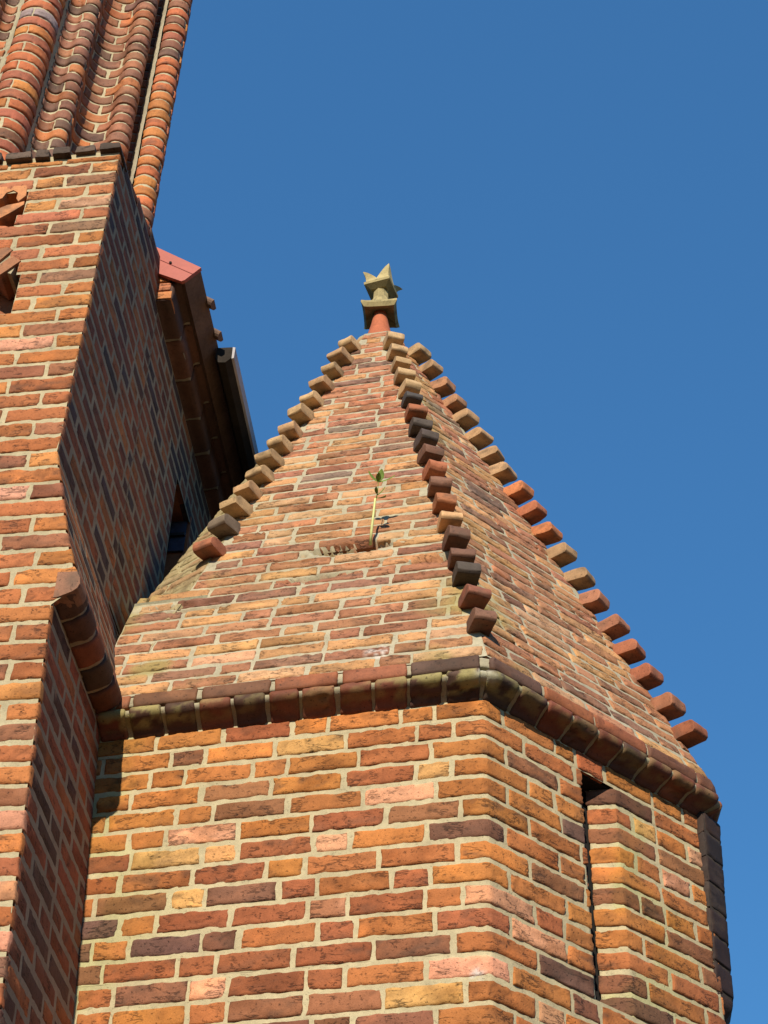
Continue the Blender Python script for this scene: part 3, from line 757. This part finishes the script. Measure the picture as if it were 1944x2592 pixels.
# coping: dark flat bricks along the top of the front, sloping mortar top behind
l = -.10; rng = np.random.default_rng(16)
l = .098
while l < 1.6:
    wd = (.05 if rng.random() < .2 else .085) + rng.random() * .07
    hgt = .052 + rng.random() * .018
    lump('coping', [(0, 0), (wd, 0), (wd, hgt * .9), (wd * .8, hgt), (.01, hgt * .95)], .16, fr(l, 3.065 + .012 * math.sin(l * 9) + rng.random() * .008, -.06 + rng.random() * .015), M_BRICK, butt, np.array((.075, .05, .036)) * (.7 + .8 * rng.random()), rng, bev=.008, amp=.006)
    l += wd + .006 + rng.random() * .016
q0, q1 = K0 + uf * .11 - nf * .03 + ZZ * 3.085, K0 + uf * 1.6 - nf * .03 + ZZ * 3.085
q2, q3 = q1 + us * .95 + ZZ * .30, q0 + us * .95 + ZZ * .30
prism('sloping_top', [P3(p) for p in (q0, q1, q2, q3)], (0, 0, -.03), M_BRPL, butt)

# ------------------------------------------------------------------ moulded pier above the buttress
Bc = np.array((-2.582, -.073)); e1 = np.array((.8956, .4448)); e2 = np.array((e1[1], -e1[0]))
JP = .013
def pw(l): return [Bc + e1 * t + e2 * w_ for t, w_ in l]
pier = thing('moulded_pier', 'tall moulded brick pier of round shafts and hollows rising above the coping', 'pier', (float(Bc[0]) + .3, float(Bc[1]) + .4, 3.1))
def pier_piece(name, prof, splits, seed, pick, z0=3.0, z1=7.4, special=None, mcol=(.40, .345, .22), step=.02, ph=0):
    path = Path(pw(prof)); rng = np.random.default_rng(seed); bl = []; n = int((z1 - z0) / PITCH)
    T = path.cum[-1]
    for r in range(n):
        v0 = z0 + r * PITCH + .016; v1 = z0 + (r + 1) * PITCH
        cuts = splits[(r + ph) % len(splits)]; ed = [0.0] + [c * T for c in cuts] + [T]
        for i in range(len(ed) - 1):
            a = ed[i] + (JP / 2 if i else 0) + (rng.random() - .5) * .012 * (i > 0); b = ed[i + 1] - (JP / 2 if i < len(ed) - 2 else 0)
            col = pick(rng)
            if special and abs((v0 + v1) / 2 - special[0]) < .05: col = np.array(special[1])
            bl.append((a, b, a, b, v0, v1, col))
    return wall(name, pier, bl, path_map(path), [(0, T, 0, T, z0, z1)], seed, step=step, corners=tuple(path.cum[1:-1]), mats=[M_SMOOTH, M_MORTAR], mcol=mcol, mw=-.008, mnoise=.0018, mstep=.03, rough=.5, relief=.004)
big = arc(0, 0, .128, 182, -2, 15)
pier_piece('shaft', big, [[], [.36]], 61, P_PIER, special=(4.83, (.30, .22, .21)))
mid = [(.140, .020), (.146, .012)] + arc(.186, .034, .044, 208, 335, 7) + arc(.285, .0, .060, 155, 10, 9) + arc(.452, .018, .106, 188, 352, 13) + arc(.622, .0, .066, 165, -25, 10)
pier_piece('hollow_moulding', mid, [[.155, .42, .66], [.30, .575]], 62, P_PIERB)
for sg in (1, -1):
    fpth = [(.116, .052), (.124, .030), (.136, .016), (.150, .004)]
    fpth = fpth if sg > 0 else [(-t, w_) for t, w_ in fpth][::-1]
    pth = Path(pw(fpth)); T = pth.cum[-1]
    wall('mortar_fillet', pier, [], path_map(pth), [(0, T, 0, T, 3.0, 7.4)], 66, mcol=(.34, .30, .20), mw=.002, mnoise=.005, mstep=.016)
gap = [(.684, -.02), (.690, -.10), (.700, -.115), (.742, -.10)]
pth = Path(pw([(.741, -.10), (.742, -.035), (.750, .006)])); T = pth.cum[-1]
wall('mortar_fillet', pier, [], path_map(pth), [(0, T, 0, T, 3.0, 7.4)], 67, mcol=(.42, .37, .26), mw=.002, mnoise=.004, mstep=.016)
pier_piece('slot', gap, [[], [.5]], 63, P_SIDE, mcol=(.30, .27, .22))
rgt = arc(.828, -.014, .080, 165, -85, 16) + [(.83, -.25), (.82, -.8)]
pier_piece('shaft', rgt, [[], [.16, .62]], 64, P_PIER, ph=1)
lft = arc(-.62, .0, .128, 120, -2, 9) + arc(-.452, .018, .03, 200, 330, 5) + arc(-.285, .0, .060, 170, 25, 8) + arc(-.186, .036, .046, 205, 335, 7) + [(-.146, .012), (-.140, .020)]
pier_piece('hollow_moulding', lft, [[.3, .62], [.45, .8]], 65, P_PIERB)
core = [Bc + e1 * t + e2 * w_ for t, w_ in ((-.7, -.02), (-.1, -.04), (.15, -.10), (.68, -.14), (.76, -.15), (.80, -.8), (-.7, -.8))]
prism('pier_core', [Vector((p[0], p[1], 2.9)) for p in core], (0, 0, 4.45), M_BRPL, pier)

# ------------------------------------------------------------------ church side wall and eaves behind
nave = thing('church_wall', 'dark shaded brick church wall with red verge board, corbelled eaves and gutter', 'church wall', (float(U0[0]) - .2, float(U0[1]) + 2.0, -6.0))
def pt_(d, n, z): return P3(U0 + us * d + ns * n + ZZ * z)
up_ = Path([(U0 + us * .07)[:2], (U0 + us * 8)[:2]])
rng = np.random.default_rng(18)
WIN = (.96, 1.34, 1.60, 2.545)                          # window recess: d0,d1,z0,z1 measured from the turret line
side_sec = path_map(up_)
bl = []; pt = []; z = .90; r = 0
while z < 2.98:
    zm = z + .05
    segs = [(.07, 5.0)]
    if WIN[2] < zm < WIN[3]: segs = [(.07, WIN[0] - .07), (WIN[1] - .07, 5.0)]
    for a, b in segs:
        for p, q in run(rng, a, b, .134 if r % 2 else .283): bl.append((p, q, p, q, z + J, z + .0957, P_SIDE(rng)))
        pt.append((a, b, a, b, z, z + .0957))
    z += .0957; r += 1
nw1 = wall('side_wall', nave, bl, side_sec, pt, 71, step=.04, mcol=(.28, .225, .145), mstep=.05, mw=-.0006, mnoise=.0006, rough=.14, relief=.0007)
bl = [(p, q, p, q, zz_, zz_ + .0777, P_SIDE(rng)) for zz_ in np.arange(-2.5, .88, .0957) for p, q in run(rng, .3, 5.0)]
nw2 = wall('side_wall', nave, bl, side_sec, [(.3, 5.0, .3, 5.0, -2.5, .92)], 72, step=.08, mcol=(.24, .215, .17), mstep=.1)
merge([nw1, nw2])
# window recess with leaded glass
win = prism('window', [pt_(WIN[1], .002, WIN[2] - .02), pt_(WIN[1], .002, WIN[3] + .04), pt_(WIN[1], -.34, WIN[3] + .04), pt_(WIN[1], -.34, WIN[2] - .02)], P3(us * .02), M_BRPL, nave)
prism('recess_back', [pt_(WIN[0] - .03, -.32, WIN[2] - .03), pt_(WIN[1], -.32, WIN[2] - .03), pt_(WIN[1], -.32, WIN[3] + .04), pt_(WIN[0] - .03, -.32, WIN[3] + .04)], P3(-ns * .03), M_BRPL, win)
prism('sill', [pt_(WIN[0] - .03, -.012, WIN[2] - .03), pt_(WIN[1], -.012, WIN[2] - .03), pt_(WIN[1], -.32, WIN[2] - .03), pt_(WIN[0] - .03, -.32, WIN[2] - .03)], (0, 0, .02), M_BRPL, win)
prism('lintel', [pt_(WIN[0] - .03, -.012, WIN[3] + .0), pt_(WIN[1], -.012, WIN[3]), pt_(WIN[1], -.32, WIN[3]), pt_(WIN[0] - .03, -.32, WIN[3])], (0, 0, .03), M_BRPL, win)
g0, g1 = (WIN[1] - .02, -.012), (WIN[1] - .02, -.31); GZ0, GZ1 = 2.30, 2.53
prism('pane', [pt_(g0[0], g0[1], GZ0), pt_(g1[0], g1[1], GZ0), pt_(g1[0], g1[1], GZ1), pt_(g0[0], g0[1], GZ1)], P3(us * .01), M_GLASS, win)
def bar(name, a, b, t, mat, parent):
    a, b = Vector(a), Vector(b); d = (b - a).normalized(); s = d.cross(Vector((.3, .9, .2))).normalized(); q = d.cross(s)
    return prism(name, [a + s * t + q * t, a - s * t + q * t, a - s * t - q * t, a + s * t - q * t], b - a, mat, parent)
for k in (.33, .67):
    x = [g0[i] + (g1[i] - g0[i]) * k for i in (0, 1)]
    bar('glazing_bar', pt_(x[0] - .01, x[1], GZ0), pt_(x[0] - .01, x[1], GZ1), .009, M_LEAD, win)
zz_ = (GZ0 + GZ1) / 2
bar('glazing_bar', pt_(g0[0] - .012, g0[1], zz_), pt_(g1[0] - .012, g1[1], zz_), .009, M_LEAD, win)
# corbelled eaves
ESEC = [(-.16, 2.955), (-.012, 2.955), (-.008, 3.018), (.088, 3.026), (.092, 3.095), (.090, 3.155), (.145, 3.165), (.150, 3.215), (-.1, 3.24)]
ep = Path([(U0 + us * .08)[:2], (U0 + us * 8)[:2]])
sweep_bricks('eaves_cornice', nave, ep, ESEC, 0.0, 5.2, np.random.default_rng(19), pal((2, (.11, .05, .03)), (1, (.085, .042, .028))), .285, (), 73, mcol=(.25, .22, .17), step=.03)
def endbrick(n0, n1, z0, z1, col):
    x, y, z = P3(ns), P3(-us), Vector((0, 0, 1))
    frm = Matrix((x, y, z)).transposed().to_4x4(); frm.translation = pt_(.13, n0, z0)
    lump('end_brick', [(0, 0), (n1 - n0, 0), (n1 - n0, z1 - z0), (0, z1 - z0)], .12, frm, M_BRICK, nave, col, np.random.default_rng(int(z0 * 1000)), seg=2, bev=.004, amp=.003)
endbrick(-.18, -.016, 2.958, 3.014, (.45, .25, .12))
endbrick(-.18, .086, 3.030, 3.086, (.44, .17, .06))
endbrick(-.18, .074, 3.102, 3.162, (.42, .15, .07))
endbrick(-.18, .06, 3.178, 3.235, (.46, .18, .06))
prism('eaves_core', [pt_(.09, -.2, 2.965), pt_(.09, -.03, 2.968), pt_(.09, -.03, 3.034), pt_(.09, .076, 3.038), pt_(.09, .07, 3.17), pt_(.09, .0, 3.26), pt_(.09, -.2, 3.36)], P3(us * 5), mat_plain('pale_mortar', (.50, .46, .34), .95, .2, 40, .5), nave)
# verge board, roof, tile lips, gutter
vb = prism('verge_board', [pt_(.04, -.45, 3.775), pt_(.04, .239, 3.236), pt_(.04, .156, 3.137), pt_(.04, .138, 3.129), pt_(.04, -.45, 3.49)], P3(us * .022), M_REDMETAL, nave)
prism('verge_seam', [pt_(.037, -.45, 3.668), pt_(.037, .196, 3.187), pt_(.037, .193, 3.184), pt_(.037, -.45, 3.664)], P3(us * .004), mat_plain('seam_shadow_red', (.30, .06, .045), .6, .05, 8, .05), vb)
o = lathe('nail', [(.008, 0), (.008, .004)], 10, 0, 0, M_DARK, vb)
o.rotation_euler = (R(90), 0, R(7)); o.location = pt_(.036, .005, 3.335) - vb.location - nave.location
place_o = Vector(pt_(.034, .062, 3.292)); o.location = place_o
q = o.parent
while q is not None: o.location -= q.location; q = q.parent
roof = prism('roof', [pt_(.065, -1.2, 4.36), pt_(.065, .232, 3.240), pt_(.065, .150, 3.145), pt_(.065, -1.2, 4.2)], P3(us * 5.5), M_TILE, nave)
for k in range(14):
    d = .30 + .235 * k
    a = pt_(d, .262, 3.215); b = pt_(d, -1.2, 4.37); t = (b - a).normalized()
    s = P3(us); q = t.cross(s).normalized()
    pr_ = [a + s * (.034 * math.cos(x)) - q * (.010 - .028 * math.sin(x)) for x in np.linspace(-.3, math.pi + .3, 9)]
    prism('tile_roll', pr_, b - a, M_TILE, roof)
gut = prism('gutter', [pt_(.62, .225, 3.225), pt_(.62, .318, 3.222), pt_(.62, .318, 3.13), pt_(.62, .285, 3.095), pt_(.62, .245, 3.10), pt_(.62, .225, 3.14)], P3(us * 5), M_ZINC, nave)
prism('gutter_rim', [pt_(.625, .319, 3.228), pt_(.625, .334, 3.224), pt_(.625, .332, 3.135), pt_(.625, .319, 3.13)], P3(us * 4.9), M_RIM, gut)

# ------------------------------------------------------------------ sapling in the spire
base = VF + dL * .625 + VA * 1.245
spl = thing('sapling', 'thin green sapling growing out of a broken brick in the spire', 'plant', tuple(base + NA * -.02))
def tube(name, pts, rad, mat, parent, seg=8):
    v = []; f = []
    for k, p in enumerate(pts):
        p = Vector(p); d = (Vector(pts[min(k + 1, len(pts) - 1)]) - Vector(pts[max(0, k - 1)])).normalized()
        s = d.cross(Vector((0, 1, .1))).normalized(); q = d.cross(s)
        for i in range(seg):
            a = 2 * math.pi * i / seg; v.append(p + (s * math.cos(a) + q * math.sin(a)) * rad[k])
    for k in range(len(pts) - 1):
        for i in range(seg):
            j = (i + 1) % seg; f.append((k * seg + i, k * seg + j, (k + 1) * seg + j, (k + 1) * seg + i))
    f += [tuple(range(seg))[::-1], tuple((len(pts) - 1) * seg + i for i in range(seg))]
    return mesh(name, np.array([p[:] for p in v]), f, [mat], parent)
b0 = Vector(base); Zv = Vector((0, 0, 1)); sx = Vector((1, .0, 0)); fy = Vector((.1, -1, 0))
stem = tube('stem', [b0 + fy * .0, b0 + fy * .035 + Zv * .06, b0 + sx * .006 + fy * .05 + Zv * .16, b0 + sx * .012 + fy * .055 + Zv * .26, b0 + sx * .016 + fy * .055 + Zv * .262],
            [.0074, .0068, .0062, .0056, .003], M_STEM, spl)
tube('stem', [b0 + sx * .014 + fy * .055 + Zv * .25, b0 + sx * .022 + fy * .06 + Zv * .30, b0 + sx * .024 + fy * .065 + Zv * .37], [.0028, .0022, .0014], M_LEAF, spl, 6)
def leaf(org, dirv, l, wd):
    d = Vector(dirv).normalized(); s = d.cross(Vector((.1, -.75, .6))).normalized(); n = d.cross(s)
    v = []; f = []
    for k in range(6):
        t = k / 5; ww = wd * math.sin(math.pi * (t * .92 + .04)) ** .8
        c = Vector(org) + d * l * t + n * (-.25 * l * t * t)
        v += [c - s * ww + n * .004, c, c + s * ww + n * .004]
    for k in range(5):
        for i in (0, 1): f.append((3 * k + i, 3 * k + i + 1, 3 * k + 4 + i, 3 * k + 3 + i))
    mesh('leaf', np.array([p[:] for p in v]), f, [M_LEAF], spl)
tp = b0 + sx * .024 + fy * .065 + Zv * .37
leaf(tp, (-.8, -.2, .55), .070, .019); leaf(tp, (.25, -.2, .9), .066, .020); leaf(tp, (.95, -.1, .12), .085, .016); leaf(tp, (.0, -1, .3), .045, .014)
md = b0 + sx * .020 + fy * .058 + Zv * .285
leaf(md, (.9, -.5, .35), .055, .019); leaf(md + Zv * -.02, (.7, -.5, -.5), .060, .020); leaf(md + Zv * .01, (-.2, -1, .0), .04, .01)

# ------------------------------------------------------------------ ground
g = 300
gr = mesh('ground', np.array([(-g, -g, -6), (g, -g, -6), (g, g, -6), (-g, g, -6)], float), [(0, 1, 2, 3)], [M_GROUND], None, smooth=False)
gr['kind'] = 'structure'
